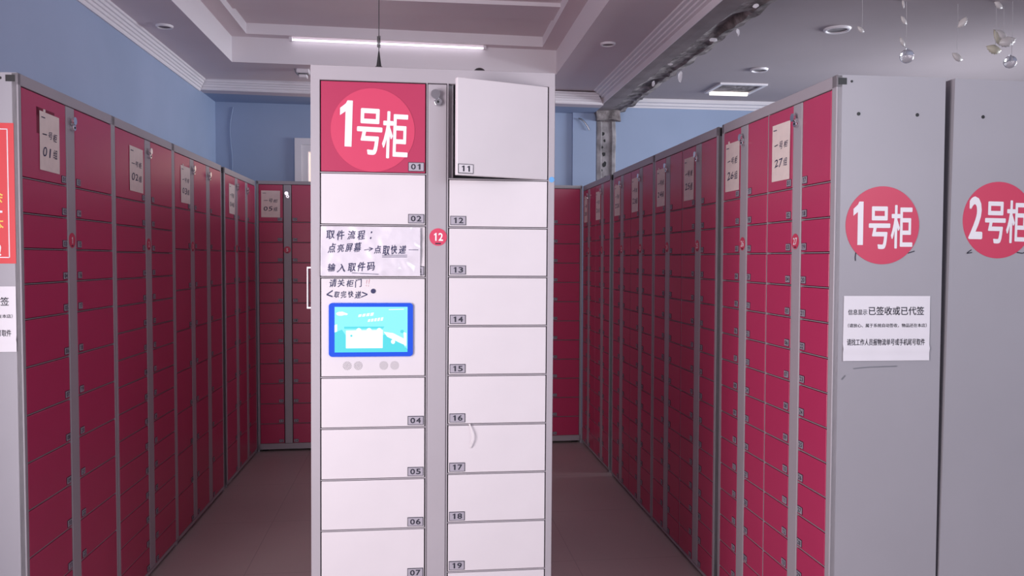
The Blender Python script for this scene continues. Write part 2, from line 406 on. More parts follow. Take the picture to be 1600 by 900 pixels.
t = thing('junction_box', 'small white box with a cable on the soffit, just left of the kiosk top', 'junction box', Matrix.Translation((-.80, 6.27, Z1)))
bm = new_bm(); box(bm, -.045, .045, -.04, .04, -.030, 0, 0, .004); box(bm, -.03, .03, -.03, .03, -.062, -.030, 0, .004); obj('housing', bm, 'mould', t)
bm = new_bm(); box(bm, -.032, .032, -.032, .032, -.040, -.033); obj('dark_band', bm, 'black', t)
bm = new_bm(); tubepath(bm, [(-.03, -.03, -.05), (-.05, -.035, -.03), (-.06, -.03, -.003)], .004); obj('cable', bm, 'steel', t)
# shell and glass ornaments on threads
def shell_bm(r, mi=0):
    bm = new_bm(); n = 14; k_ = 6; R_ = []
    for i in range(k_ + 1):
        row = []
        for j in range(n + 1):
            a = -1.15 + 2.3 * j / n; q = r * i / k_ * (1 + .05 * math.cos(j * PI))
            row.append(bm.verts.new((q * math.sin(a), -.35 * r * math.sin(PI * i / k_ * .9) * math.cos(a * .9), -q * math.cos(a))))
        R_.append(row)
    for i in range(k_):
        for j in range(n):
            vv = [R_[i][j], R_[i + 1][j], R_[i + 1][j + 1], R_[i][j + 1]]
            try: bm.faces.new(vv).smooth = True
            except ValueError: pass
    bmesh.ops.remove_doubles(bm, verts=bm.verts[:], dist=1e-5)
    bmesh.ops.solidify(bm, geom=bm.faces[:], thickness=.003)
    return bm
def garland(label, x, y, items):
    t = thing('shell_garland', label, 'hanging ornament', Matrix.Translation((x, y, ZR)), 'shell garlands hanging from the right ceiling')
    zl = min(i[2] for i in items) - ZR
    bm = new_bm(); tubepath(bm, [(0, 0, 0), (.003, 0, zl * .5), (0, 0, zl)], .0012, 0, 6); obj('thread', bm, 'thread', t)
    for kind, ix, iz, r, an in items:
        if kind == 'ball':
            bm = new_bm(); ball(bm, (0, 0, 0), r); cyl(bm, (0, 0, r), (0, 0, 1), r * .22, r * .18, r * .25)
            o = obj('glass_ball', bm, 'glass', t, (ix - x, 0, iz - ZR))
        else:
            o = obj('shell', shell_bm(r), 'shell_y' if kind == 'cream' else 'shell', t, (ix - x, 0, iz - ZR)); o.rotation_euler = (0, an, an * .5)
S = .9556
def gi(k, x, z, r, an=0): return (k, x * S, 1.509 + (z - 1.509) * S, r, an)
garland('thread of three small shells ending in a clear glass ball, left of the ornaments', 2.83 * S, 4.3, [gi('shell', 2.814, 2.985, .028, 1.2), gi('shell', 2.822, 2.90, .034, .7), gi('shell', 2.816, 2.775, .034, .8), gi('ball', 2.839, 2.684, .038)])
garland('thread with a pearl shell cluster and a white round shell, rightmost ornament', 3.44 * S, 4.3, [gi('shell', 3.425, 2.855, .055, .3), gi('cream', 3.405, 2.825, .05, .9), gi('shell', 3.452, 2.82, .062, -.2)])
garland('thread with a cream shell under a small white shell, beside the pearl cluster', 3.352 * S, 4.25, [gi('shell', 3.37, 3.0, .04, .5), gi('cream', 3.345, 2.755, .055, .2)])
garland('short thread with a clear glass ball below the pearl shells', 3.43 * S, 4.22, [gi('ball', 3.423, 2.65, .034)])
garland('thread with one faint pink shell between the two groups of ornaments', 3.15 * S, 4.3, [gi('shell', 3.16, 2.90, .04, -.9), gi('shell', 3.158, 2.71, .045, .4)])
garland('single small shell on a thread near the large ring downlight', 2.56 * S, 4.3, [gi('shell', 2.558, 2.84, .03, .5)])

# ------------------------------------------------------------------ locker cabinets
RC = [.2975] + [.1155] * 15
RL1 = [.293] + [.1155] * 4 + [.1575] * 6 + [.30]
RL3 = [.290] + [.217] * 8
RF = [.291] + [.157] * 11
_plates = {}
def plate_mesh(num, wd, ht, dark=True):
    k = (num, wd, ht, dark)
    if k not in _plates:
        bm = new_bm()
        box(bm, -wd / 2, wd / 2, -.0016, 0, 0, ht, 2); box(bm, -wd / 2 + .0018, wd / 2 - .0018, -.0026, -.0014, .0018, ht - .0018, 0)
        for c_, d_ in enumerate(num):
            cx = (c_ - .5) * wd * .36; hw = wd * (.15 if d_ != '1' else .095)
            if d_ == '1': one(bm, cx - hw, cx + hw * .85, ht * .20, ht * .82, -.0030, 1)
            else: text(bm, d_, cx - hw, cx + hw, ht * .20, ht * .82, -.0030, 1, .06)
        _plates[k] = to_mesh(bm, 'number_plate', ['plate' if dark else 'plate_w', 'ink', 'ink'])
    return _plates[k]
_doors = {}
def door_mesh(wd, ht, ma):
    k = (round(wd, 4), round(ht, 4), ma)
    if k not in _doors:
        bm = new_bm(); box(bm, 0, wd, 0, .017, 0, ht, 0, .0012); _doors[k] = to_mesh(bm, 'door', [ma])
    return _doors[k]
_lock = None
def lock_mesh():
    global _lock
    if not _lock:
        bm = new_bm()
        cyl(bm, (.004, -.006, -.011), (0, 1, 0), .0125, .0125, .012, 0, 24); cyl(bm, (.004, -.013, -.011), (0, 1, 0), .0105, .0115, .003, 0, 24)
        cyl(bm, (.004, -.0150, -.011), (0, 1, 0), .004, .004, .002, 1, 12)
        cyl(bm, (-.004, -.016, .012), (0, 1, 0), .0145, .0150, .007, 0, 28); cyl(bm, (.001, -.0085, .004), (0, 1, 0), .006, .006, .014, 0, 16)
        _lock = to_mesh(bm, 'lock', ['chrome', 'black'])
    return _lock
_stk = {}
def sticker_mesh(num):
    if num not in _stk:
        bm = new_bm(); cyl(bm, (0, -.0006, 0), (0, 1, 0), .0275, .0275, .0012, 0, 32)
        for c_, d_ in enumerate(num):
            cx = (c_ - (len(num) - 1) / 2) * .0165
            if d_ == '1': one(bm, cx - .0045, cx + .0035, -.012, .013, -.0016, 1)
            else: text(bm, d_, cx - .0072, cx + .0072, -.012, .013, -.0016, 1, .05)
        box(bm, -.009, .009, -.0014, -.0012, -.0225, -.0185, 2)
        _stk[num] = to_mesh(bm, 'number_sticker', ['sticker', 'white_ink', 'ink'])
    return _stk[num]

def cabinet(label, group, mtx, W, D, H, spec, frame=.0, zt=2.06, door='red', lockz=1.997, pw=.036, ph=.026, open_bays=()):
    """spec runs left to right: ('f',w) frame, ('s',w) thin seam, ('c',w,rows,first number,plate side), ('h',w,sticker or None)"""
    t = thing('locker_cabinet', label, 'locker cabinet', mtx, group)
    body = new_bm(); doors = []; x = 0; zb_min = 9
    zbs = [zt - sum(s[2]) for s in spec if s[0] == 'c']; zb = min(zbs)
    # carcass shell: sides, back, top, bottom and a recessed face coloured near-black as gap shade
    box(body, 0, .012, .004, D, 0, H, 1); box(body, W - .012, W, .004, D, 0, H, 1)
    box(body, .012, W - .012, D - .01, D, 0, H, 1); box(body, .012, W - .012, .02, D - .01, H - .012, H, 1)
    box(body, 0, W, 0, .02, zt, H, 0, .0015); box(body, 0, W, 0, .02, .018, max(zb, .025), 0)
    for fx in (.05, W - .05): box(body, fx - .02, fx + .02, .03, .07, 0, .018, 2)
    box(body, .012, W - .012, .045, D - .01, 0.018, .03, 1)
    for s in spec:
        if s[0] == 'f': box(body, x, x + s[1], 0, .02, .018, H, 0, .0015)
        elif s[0] == 's': box(body, x + .0014, x + s[1] - .0014, .001, .02, zb, zt, 0)
        elif s[0] == 'c':
            z = zt; rows, first, side = s[2], s[3], s[4]
            for i, h in enumerate(rows):
                key = (first, i)
                if key in open_bays:
                    box(body, x, x + s[1], .02, D - .01, z - h - .012, z - h, 1)
                else:
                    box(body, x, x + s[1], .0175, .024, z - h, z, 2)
                    box(body, x + .002, x + s[1] - .002, .003, .018, z - h - .0012, z - h + .0012, 0)   # thin rail between doors
                doors.append((x, z, s[1], h, first + i if first is not None else None, side, i))
                z -= h
            if zb + .002 < z: box(body, x, x + s[1], 0, .02, zb, z, 0)
        elif s[0] == 'h':
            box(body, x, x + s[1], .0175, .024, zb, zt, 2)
            bm = new_bm(); box(bm, .0025, s[1] - .0025, -.001, .018, zb + .002, zt - .003, 0, .002)
            ch = obj('lock_channel', bm, 'frame', t, (x, 0, 0))
            obj('lock', lock_mesh(), None, ch, (s[1] * .5, -.001, lockz))
            if s[2]: obj('number_sticker', sticker_mesh(s[2]), None, ch, (s[1] * .46, -.0012, 1.573))
        x += s[1]
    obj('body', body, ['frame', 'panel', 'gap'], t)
    out = {}
    g = .0030
    for (dx, dz, dw, dh, num, side, i) in doors:
        ma = door(num, side, i) if callable(door) else door
        if ma is None: continue
        dm = door_mesh(dw - 2 * g, dh - 2 * g - .0012, ma)
        o = obj('door', dm, None, t, (dx + g, 0, dz - dh + g + .0006))
        if num is not None:
            px = dw - 2 * g - pw / 2 - .004 if side == 'R' else pw / 2 + .004
            obj('number_plate', plate_mesh('%02d' % num, pw, ph, not (ma == 'white' and num == 11)), None, o, (px, 0, .005))
        out[num if num is not None else (dx, i)] = o
    return t, out

glyphs('0123456789', .02)
XR, TR, XL, TL, YFR, TF = 1.3304, .0069, -1.2923, .0141, 6.5778, .0211
GR, GL, GFk = 'red lockers of the right-hand row', 'red lockers of the left-hand row', 'red lockers across the far end of the aisle'
def right_mtx(y_far): return Matrix.Translation((XR + TR * y_far, y_far, 0)) @ Matrix.Rotation(-PI / 2 - TR, 4, 'Z')
def left_mtx(y_near): return Matrix.Translation((XL + TL * y_near, y_near, 0)) @ Matrix.Rotation(PI / 2 - TL, 4, 'Z')
def c_spec(cols, chs, f0, f1, st):
    # left (far) to right (near)
    return [('f', f0), ('c', cols[0], RC, 1, 'R'), ('h', chs[0], st[0]), ('c', cols[1], RC, 17, 'L'), ('s', .006),
            ('c', cols[2], RC, 1, 'R'), ('h', chs[1], st[1]), ('c', cols[3], RC, 17, 'L'), ('f', f1)]
def wsum(sp): return sum(s[1] for s in sp)
notes = []       # (matrix, x centre, width, z0, z1, group number)
RIGHT = [
    (2.513, c_spec((.19, .19, .21, .204), (.077, .072), .025, .030, ('26', '27')), 'nearest red locker cabinet of the right row, with grey end panel and number circle', ('26', '27')),
    (3.565, c_spec((.20, .20, .20, .195), (.078, .080), .020, .020, ('24', '25')), 'second red locker cabinet from the camera in the right row, behind the narrow dark gap', ('24', '25')),
    (4.578, c_spec((.19, .19, .19, .21), (.080, .075), .020, .020, ('22', '23')), 'third red locker cabinet from the camera in the right row', ('22', '23')),
    (5.640, c_spec((.178, .20, .19, .195), (.075, .080), .020, .020, ('20', '21')), 'farthest red locker cabinet of the right row, in the corner by the far lockers', ('20', '21')),
]
CAB = {}
for i, (yn, sp, lab, gr) in enumerate(RIGHT):
    W = wsum(sp); mt = right_mtx(yn + W)
    CAB['R%d' % i] = (cabinet(lab, GR, mt, W, .373, 2.1, sp), mt, W)
    c1 = sp[0][1] + sp[1][1]; c2 = sum(s[1] for s in sp[:6])
    notes += [(mt, c1 - .085 if i < 3 else c1 - .075, .155 if i < 3 else .12, 1.80, 2.005, gr[0], i, 0), (mt, c2 - .095, .15, 1.80, 2.01, gr[1], i, 1)]
LEFT = [
    (2.823, [('f', .02), ('c', .33, RL1, 1, 'R'), ('h', .075, '1'), ('c', .36, RL1, 13, 'L'), ('f', .027)], 'nearest red locker cabinet of the left row, whose end carries a red poster', '01'),
    (3.637, [('f', .015), ('c', .366, RC, 1, 'R'), ('h', .082, '2'), ('c', .33, RC, 17, 'L'), ('f', .02)], 'second red locker cabinet from the camera in the left row', '02'),
    (4.452, [('f', .025), ('c', .283, RL3, 1, 'R'), ('h', .077, '3'), ('c', .262, RL3, 10, 'L'), ('h', .08, None), ('c', .272, RL3, 19, 'L'), ('f', .02)], 'third red locker cabinet from the camera in the left row, with few tall doors', '03'),
    (5.545, [('f', .025), ('c', .28, RL3, 1, 'R'), ('h', .077, '4'), ('c', .25, RL3, 10, 'L'), ('h', .068, None), ('c', .268, RL3, 19, 'L'), ('f', .02)], 'farthest red locker cabinet of the left row, in the corner behind the dark gap', '04'),
]
LNX = [(.2155, .152), (.265, .175), (.215, .175), (.205, .165)]
for i, (yn, sp, lab, gr) in enumerate(LEFT):
    W = wsum(sp); mt = left_mtx(yn)
    CAB['L%d' % i] = (cabinet(lab, GL, mt, W, .365, 2.1, sp, zt=2.062), mt, W)
    notes.append((mt, LNX[i][0], LNX[i][1], 1.806, 2.005, gr, i, 2))
FW = .5135
FL = ['red locker cabinet facing down the aisle, leftmost of the far row, with a paper note', 'far red locker cabinet second from the left, half hidden behind the white kiosk', 'far red locker cabinet hidden behind the middle of the white kiosk',
      'far red locker cabinet behind the right part of the white kiosk', 'red locker cabinet facing down the aisle, rightmost of the far row']
for i in range(5):
    x0 = -1.200 + i * (FW + .001)
    sp = [('f', .018), ('c', .186, RF, 1, 'R'), ('h', .062, str(5 + i)), ('c', .186 + .0395, RF, 13, 'L'), ('f', .018)]
    sp[3] = ('c', FW - .018 * 2 - .186 - .062, RF, 13, 'L')
    mt = Matrix.Translation((x0, YFR + TF * x0, 0)) @ Matrix.Rotation(TF, 4, 'Z')
    CAB['F%d' % i] = (cabinet(FL[i], GFk, mt, FW, .37, 2.105, sp, zt=2.079), mt, FW)
    if i == 0: notes.append((mt, .110, .142, 1.824, 2.030, '05', 0, 3))
# back-to-back cabinet on the right: its plain end faces the camera, its doors face away
sp = [('f', .03), ('c', .204, RC, 1, 'R'), ('h', .072, '28'), ('c', .21, RC, 17, 'L'), ('s', .006), ('c', .19, RC, 1, 'R'), ('h', .077, '29'), ('c', .19, RC, 17, 'L'), ('f', .025)]
W2 = wsum(sp); PX = 1.7290
mt2 = Matrix.Translation((PX, 2.513, 0)) @ Matrix.Rotation(.0125, 4, 'Y') @ Matrix.Translation((.373, 0, 0)) @ Matrix.Rotation(PI / 2, 4, 'Z')
CAB['B'] = (cabinet('grey locker cabinet at the right edge of the photo, end bearing the second number circle', 'lockers facing the next aisle', mt2, W2, .373, 2.1, sp), mt2, W2)

# ---- end panel details (signs, holes): children placed in world terms
def place(o, root_m, world_m):
    o.matrix_parent_inverse = Matrix.Identity(4); o.matrix_basis = root_m.inverted() @ world_m
    return o
def sign_bm(ch, mats=None):
    bm = new_bm(); cyl(bm, (0, -.0007, 0), (0, 1, 0), .126, .126, .0014, 0, 64)
    if ch == '1': one(bm, -.101, -.067, -.064, .076, -.0022, 1)
    else: text(bm, ch, -.106, -.056, -.064, .076, -.0022, 1, .045)
    text(bm, '号', -.048, .026, -.077, .061, -.0022, 1, .028); text(bm, '柜', .028, .103, -.075, .066, -.0022, 1, .022)
    return bm
YP = 2.513
def endm(x, z, y=YP, rot=None): return Matrix.Translation((x, y, z)) @ (rot or Matrix.Identity(4))
(tR, dR), mR, WR = CAB['R0']
yface = YP - .0006
tiltz = Matrix.Rotation(-TR, 4, 'Z')
XF = XR + TR * YP
def endR(x, z): return mR @ Matrix.Translation((WR + .0006, x - XF, z)) @ Matrix.Rotation(PI / 2, 4, 'Z')
place(obj('number_sign', sign_bm('1'), ['sticker', 'white_ink'], tR), mR, endR(1.511, 1.620))
def holes(parent, pm, pts, at):
    for (x, z, w_, h_) in pts:
        bm = new_bm()
        if w_ > .02: box(bm, -w_ / 2, w_ / 2, -.0008, .0004, -h_ / 2, h_ / 2)
        else: cyl(bm, (0, -.0003, 0), (0, 1, 0), w_ / 2, w_ / 2, .0012, 0, 16)
        place(obj('hole', bm, 'black', parent), pm, at(x, z))
holes(tR, mR, [(1.367, 2.080, .028, .021), (1.398, 2.080, .008, .008), (1.423, 1.977, .0115, .0115), (1.624, 1.978, .0115, .0115)], endR)
bm = new_bm(); stroke(bm, [(-.090, -.088), (-.092, -.104), (-.091, -.115)], .003, -.0012); stroke(bm, [(.075, -.091), (.092, -.089), (.112, -.083)], .003, -.0012)
place(obj('scribble', bm, 'ink', tR), mR, endR(1.511, 1.620))
bm = new_bm(); stroke(bm, [(-.10, .0), (-.05, .004), (.05, .006)], .003, -.0008)
place(obj('scuff', bm, 'steel', tR), mR, endR(1.52, 1.155))
bm = new_bm(); stroke(bm, [(-.14, -.035), (-.128, -.022)], .004, -.0008)
place(obj('scuff', bm, 'steel', tR), mR, endR(1.52, 1.155))
(tB, dB), mB, WB = CAB['B']
ry = Matrix.Rotation(.0125, 4, 'Y')
place(obj('number_sign', sign_bm('2'), ['sticker', 'white_ink'], tB), mB, endm(1.918, 1.640, yface + .0005, ry))
holes(tB, mB, [(1.856, 1.977, .0115, .0115)], lambda x, z: endm(x, z, YP - .0004, ry))
bm = new_bm(); stroke(bm, [(-.092, -.099), (-.103, -.106), (-.108, -.111), (-.09, -.108)], .003, -.0012); stroke(bm, [(.07, -.105), (.09, -.108), (.11, -.10)], .003, -.0012)
place(obj('scribble', bm, 'ink', tB), mB, endm(1.918, 1.640, yface, ry))
(tL, dL), mL, WL = CAB['L0']
YLP = 2.823; xl = XL + TL * YLP
rl = Matrix.Rotation(-TL, 4, 'Z')
def endL(x, z): return mL @ Matrix.Translation((-.0006, xl - x, z)) @ Matrix.Rotation(-PI / 2, 4, 'Z')
holes(tL, mL, [(xl - .023, 2.082, .028, .021), (xl - .053, 2.082, .009, .009)], endL)
for key in ('L3', 'R1', 'R3'):          # the same square cable hole at the top of the cabinets beside the gaps
    (t_, d_), m_, W_ = CAB[key]
    bm = new_bm(); box(bm, -.012, .012, -.0009, .0004, -.018, .018)
    o = obj('hole', bm, 'black', t_)
    if key[0] == 'L': o.location = (-.0004, .022, 2.077); o.rotation_euler = (0, 0, -PI / 2)
    else: o.location = (W_ + .0004, .022, 2.077); o.rotation_euler = (0, 0, PI / 2)

# ---- paper notes taped to the top doors
WHERE = {2: ['nearest left-row locker', 'second left-row locker', 'third left-row locker', 'farthest left-row locker'],
         0: ['the farther top door of the nearest right-row locker', 'the farther top door of the second right-row locker', 'the farther top door of the third right-row locker', 'the farther top door of the farthest right-row locker'],
         1: ['the nearer top door of the nearest right-row locker', 'the nearer top door of the second right-row locker', 'the nearer top door of the third right-row locker', 'the nearer top door of the farthest right-row locker'],
         3: ['the leftmost locker of the far row, facing the camera']}
def paper_bm(wd, ht, nx, nz, amp, seed, curl=0, crease=False):
    bm = new_bm(); G = []
    def disp(x, z):
        if crease:
            r_ = 1 - abs(noise.noise((x * 11 + z * 5, z * 14 - x * 4, seed))) * 2; q_ = 1 - abs(noise.noise((x * 26, z * 30 + x * 12, seed + 4))) * 2
            return -.0015 - amp * (.42 + .42 * noise.noise((x * 9 + seed, z * 7, seed)) + .26 * r_ + .14 * q_) - curl * max(0, (x + z) / (wd + ht) - .30) ** 2
        return -.0012 - amp * (.5 + .5 * noise.noise((x * 16 + seed, z * 16, seed))) - curl * max(0, (x + z) / (wd + ht) * 1.0 - .30) ** 2
    for i in range(nz + 1):
        G.append([bm.verts.new((-wd / 2 + wd * j / nx, disp(-wd / 2 + wd * j / nx, -ht / 2 + ht * i / nz), -ht / 2 + ht * i / nz)) for j in range(nx + 1)])
    for i in range(nz):
        for j in range(nx): bm.faces.new((G[i][j], G[i][j + 1], G[i + 1][j + 1], G[i + 1][j])).smooth = True
    return bm, disp
for k, (mt, xc, wd, z0, z1, gr, idx, kind) in enumerate(notes):
    bm, disp = paper_bm(wd, z1 - z0, 6, 8, .0012, k + 1)
    ht = z1 - z0; rn = random.Random(k)
    fn = lambda p: (p[0], disp(p[0], p[2]) - .0007, p[2])
    handwrite(bm, '一号柜', -wd * .38, wd * .40, ht * .13, .027, 0, 1, rn, .010, -.02, fn)
    handwrite(bm, gr + '组', -wd * .38, wd * .40, -ht * .17, .031, 0, 1, rn, .010, -.02, fn)
    box(bm, -wd * .42, -wd * .24, -.0034, -.0030, ht * .395, ht * .41, 1)
    if kind in (0, 1, 2) and k % 2 == 0: box(bm, -wd * .30, -wd * .22, -.0032, -.0008, ht * .49, ht * .545, 0)
    o = obj('paper_note', bm, ['note', 'pen'])
    o.matrix_world = mt @ Matrix.Translation((xc, 0, (z0 + z1) / 2)) @ Matrix.Rotation(rn.uniform(-.012, .012), 4, 'Y')
    tag(o, 'cream handwritten paper note taped on ' + ('the top door of the ' if kind == 2 else '') + WHERE[kind][idx], 'paper note', 'handwritten notes on the locker doors')
# darker square left by an older sheet behind two of the notes
for key, num, x0, x1, z0, z1 in (('L0', 1, .10, .235, .215, .243), ('R0', None, 0, 0, 0, 0)):
    if num:
        d0 = CAB[key][0][1][num]; bm = new_bm(); box(bm, x0, x1, -.0005, .0002, z0, z1); box(bm, x0, x0 + .02, -.0005, .0002, z0 - .06, z1)
        obj('tape_mark', bm, 'glue', d0)

# ---- printed notices on the end panels
def notice(label, mtx, cut=0):
    wd, ht = .298, .211
    bm, disp = paper_bm(wd, ht, 22, 16, .0022, 11 + cut)
    fn = lambda p: (p[0], disp(p[0], p[2]) - .0009, p[2])
    text(bm, '信息显示', -.134, -.069, .044, .062, 0, 1, .012, fn)
    text(bm, '已签收或已代签', -.064, .128, .043, .071, 0, 1, .018, fn)
    text(bm, '（请放心、属于系统自动签收，物品还在本店）', -.134, .138, .003, .016, 0, 1, .012, fn)
    text(bm, '请找工作人员报物流单号或手机尾号取件', -.136, .133, -.056, -.034, 0, 1, .016, fn)
    # a soft fold across the bottom of the sheet
    for v in bm.verts:
        if v.co.z < -.062: v.co.y -= .004 * math.sin(min(1, (-.062 - v.co.z) / .012) * PI) + .002 * min(1, (-.062 - v.co.z) / .04)
    o = obj('notice_sheet', bm, ['paper', 'ink']); o.matrix_world = mtx
    tag(o, label, 'notice', 'printed notices on the end panels')
notice('white printed notice taped on the grey end panel of the nearest right-row locker', endR(1.531, 1.2855) @ Matrix.Rotation(.004, 4, 'Y'))
notice('white printed notice at the left edge of the photo, under the red poster', endL(xl - .017 - .149, 1.311), 3)
bm = new_bm(); pw_, ph_ = .36, .449
box(bm, -pw_ / 2, pw_ / 2, -.0012, 0, -ph_ / 2, ph_ / 2, 0)
i0 = .018
for a in ((-pw_ / 2 + i0, pw_ / 2 - i0, ph_ / 2 - i0 - .003, ph_ / 2 - i0), (-pw_ / 2 + i0, pw_ / 2 - i0, -ph_ / 2 + i0, -ph_ / 2 + i0 + .003), (pw_ / 2 - i0 - .003, pw_ / 2 - i0, -ph_ / 2 + i0, ph_ / 2 - i0), (-pw_ / 2 + i0, -pw_ / 2 + i0 + .003, -ph_ / 2 + i0, ph_ / 2 - i0)):
    box(bm, a[0], a[1], -.0018, -.0011, a[2], a[3], 1)
text(bm, '会', .105, .145, -.03, .01, -.002, 2, .03); text(bm, '一', .11, .142, -.062, -.055, -.002, 1, .03)
text(bm, '本', .105, .145, -.118, -.078, -.002, 2, .03); text(bm, '!', .128, .136, -.20, -.165, -.002, 1, .03)
o = obj('poster', bm, ['poster', 'white_ink', 'yellow']); o.matrix_world = endL(xl - .015 - pw_ / 2, 1.7145)
tag(o, 'red poster with white border and yellow lettering, cut off by the left edge', 'poster')

# ------------------------------------------------------------------ the white kiosk
KX, KY, KR, KL, KW, KH = .0551, 2.6106, .0046, .0044, .764, 2.103
mk = Matrix.Translation((KX, KY, 0)) @ Matrix.Rotation(KR, 4, 'Z') @ Matrix.Rotation(KL, 4, 'Y') @ Matrix.Translation((-.376, 0, 0))
KRL = [.284, .162, .1635, .313, .161, .163, .161, .164, .150, .150]
KRR = [.297, .153, .156, .157, .157, .158, .158, .158, .160, .158, .158]
def kdoor(num, side, i):
    if side == 'R':
        if i == 0: return 'red'
        if i == 3: return None
        return 'white'
    return None if i == 0 else 'white'
def knum(sp): return sp
t = thing('locker_kiosk', 'white and grey parcel locker kiosk with a lit touch screen', 'locker kiosk', mk)
body = new_bm(); D = .45
box(body, 0, .012, .004, D, 0, KH, 1); box(body, KW - .012, KW, .004, D, 0, KH, 1); box(body, .012, KW - .012, D - .01, D, 0, KH, 1)
box(body, .012, KW - .012, .02, D - .01, KH - .012, KH, 1)
box(body, 0, KW, 0, .02, 2.058, KH, 0, .0015); box(body, 0, KW, 0, .02, .018, .185, 0)
box(body, .012, KW - .012, .045, D - .01, .018, .03, 1)
for fx in (.06, KW - .06): box(body, fx - .02, fx + .02, .03, .07, 0, .018, 2)
for a, b in ((0, .028), (.744, KW), (.3555, .359), (.4205, .4245)): box(body, a, b, 0, .02, .018, 2.06, 0, .001)
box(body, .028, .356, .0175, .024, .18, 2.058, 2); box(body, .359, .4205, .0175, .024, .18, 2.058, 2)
zbay = 2.058 - .297
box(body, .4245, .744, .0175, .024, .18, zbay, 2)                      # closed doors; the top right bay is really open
box(body, .4245, .744, .02, D - .01, zbay - .012, zbay - .002, 1); box(body, .412, .4245, .02, D - .01, zbay - .01, 2.06, 1); box(body, .4245, .440, .019, .024, zbay, 2.058, 0)
for (x0, x1, rows) in ((.028, .3555, KRL), (.4245, .744, KRR)):
    z = 2.058
    for h in rows[:-1]:
        z -= h; box(body, x0 + .001, x1 - .001, .002, .018, z - .0016, z + .0016, 0)
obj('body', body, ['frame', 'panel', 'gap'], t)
bm = new_bm(); box(bm, .3605, .4190, -.001, .018, .19, 2.055, 0, .002); ch = obj('lock_channel', bm, 'frame', t)
obj('lock', lock_mesh(), None, ch, (.387, -.001, 2.009)); obj('number_sticker', sticker_mesh('12'), None, ch, (.393, -.0012, 1.577))
KD = {}
g = .0035
def kd(num, x0, x1, ztop, h, ma, side):
    wd = x1 - x0 - 2 * g
    o = obj('door', door_mesh(wd, h - 2 * g, ma), None, t, (x0 + g, 0, ztop - h + g))
    pw, ph = .050, .0285
    px = wd - pw / 2 - .003 if side == 'R' else pw / 2 + .003
    obj('number_plate', plate_mesh('%02d' % num, pw, ph, num != 11), None, o, (px, 0, .004))
    KD[num] = o
    return o
z = 2.058; n = 1
for i, h in enumerate(KRL):
    if i == 3: zs_top = z
    else:
        o = kd(n, .028, .3555, z, h, 'redsign' if n == 1 else 'white', 'R'); n += 1
    z -= h
KD[1]['label'] = 'red top left door with a large number circle'
z = 2.058
for i, h in enumerate(KRR):
    o = kd(11 + i, .4245, .744, z, h, 'white', 'L'); z -= h
# open top right door: hinged on its right edge, swung out towards the room
o = KD[11]; wd11 = .744 - .4245 - 2 * g
ang = math.radians(19.5)
o.data = o.data.copy()
for v in o.data.vertices: v.co.z = v.co.z * 1.012 - .001
o.matrix_basis = Matrix.Translation((.744 - g, -.002, 2.058 - .297 + g)) @ Matrix.Rotation(ang, 4, 'Z') @ Matrix.Translation((-wd11, 0, 0))
o['label'] = 'white top right door standing ajar'
bm = new_bm(); box(bm, .428, .436, .03, .06, 1.86, 1.89); obj('latch', bm, 'black', t)
# number circle on door 01
bm = new_bm(); cyl(bm, (0, -.0007, 0), (0, 1, 0), .129, .129, .0014, 0, 64)
one(bm, -.102, -.064, -.055, .087, -.0022, 1); text(bm, '号', -.049, .029, -.077, .066, -.0022, 1, .028); text(bm, '柜', .029, .109, -.085, .061, -.0022, 1, .022)
o = obj('number_sign', bm, ['sticker_k', 'white_ink'], KD[1], (.190 - .028 - g, 0, 1.907 - (2.058 - .284 + g))); o.rotation_euler = (0, .03, 0)
# control panel with screen
cp = obj('control_panel', door_mesh(.3275 - 2 * g, .313 - 2 * g, 'white'), None, t, (.028 + g, 0, zs_top - .313 + g))
ox, oz = -(.028 + g) + .376, -(zs_top - .313 + g)
def cpx(x): return x + ox
def cpz(z): return z + oz
def rrect(bm, x0, x1, z0, z1, r, y0, y1, mi):
    P = []
    for cx, cz, a0 in ((x1 - r, z1 - r, 0), (x0 + r, z1 - r, 90), (x0 + r, z0 + r, 180), (x1 - r, z0 + r, 270)):
        for k in range(6):
            a = math.radians(a0 + 18 * k); P.append((cx + r * math.cos(a), cz + r * math.sin(a)))
    F_ = [bm.verts.new((p[0], y0, p[1])) for p in P]; B_ = [bm.verts.new((p[0], y1, p[1])) for p in P]
    f = bm.faces.new(F_); f.material_index = mi
    n = len(P)
    for k in range(n): bm.faces.new((F_[k], F_[(k + 1) % n], B_[(k + 1) % n], B_[k])).material_index = mi
bm = new_bm(); rrect(bm, cpx(-.321), cpx(-.061), cpz(1.201), cpz(1.369), .011, -.007, 0, 0); obj('screen_bezel', bm, 'bezel', cp)
bm = new_bm(); sx0, sx1, sz0, sz1 = cpx(-.303), cpx(-.078), cpz(1.215), cpz(1.357); sw, sh = sx1 - sx0, sz1 - sz0
def sp_(u, v, y=-.0082): return (sx0 + u * sw, y, sz1 - v * sh)
def sq(pts, mi, y): poly(bm, [sp_(u, v, y) for u, v in pts][::-1], mi)
sq([(0, 0), (1, 0), (1, 1), (0, 1)], 0, -.0078)
sq([(0, .56), (.10, .50), (.15, .62), (.15, 1), (0, 1)], 1, -.0080); sq([(.13, .435), (.68, .435), (.66, .48), (.13, .48)], 1, -.0080)
sq([(.15, .90), (.98, .90), (1, .94), (1, 1), (.15, 1)], 1, -.0079); sq([(.66, .62), (.72, .60), (.96, .83), (.96, .9), (.66, .9)], 1, -.0080)
sq([(.155, .52), (.66, .51), (.655, .91), (.155, .91)], 2, -.0083)
for k in range(3): sq([(.33 + .14 * k + .035 * math.cos(-a * PI / 5), .515 + .05 * math.sin(-a * PI / 5)) for a in range(10)], 2, -.0084)
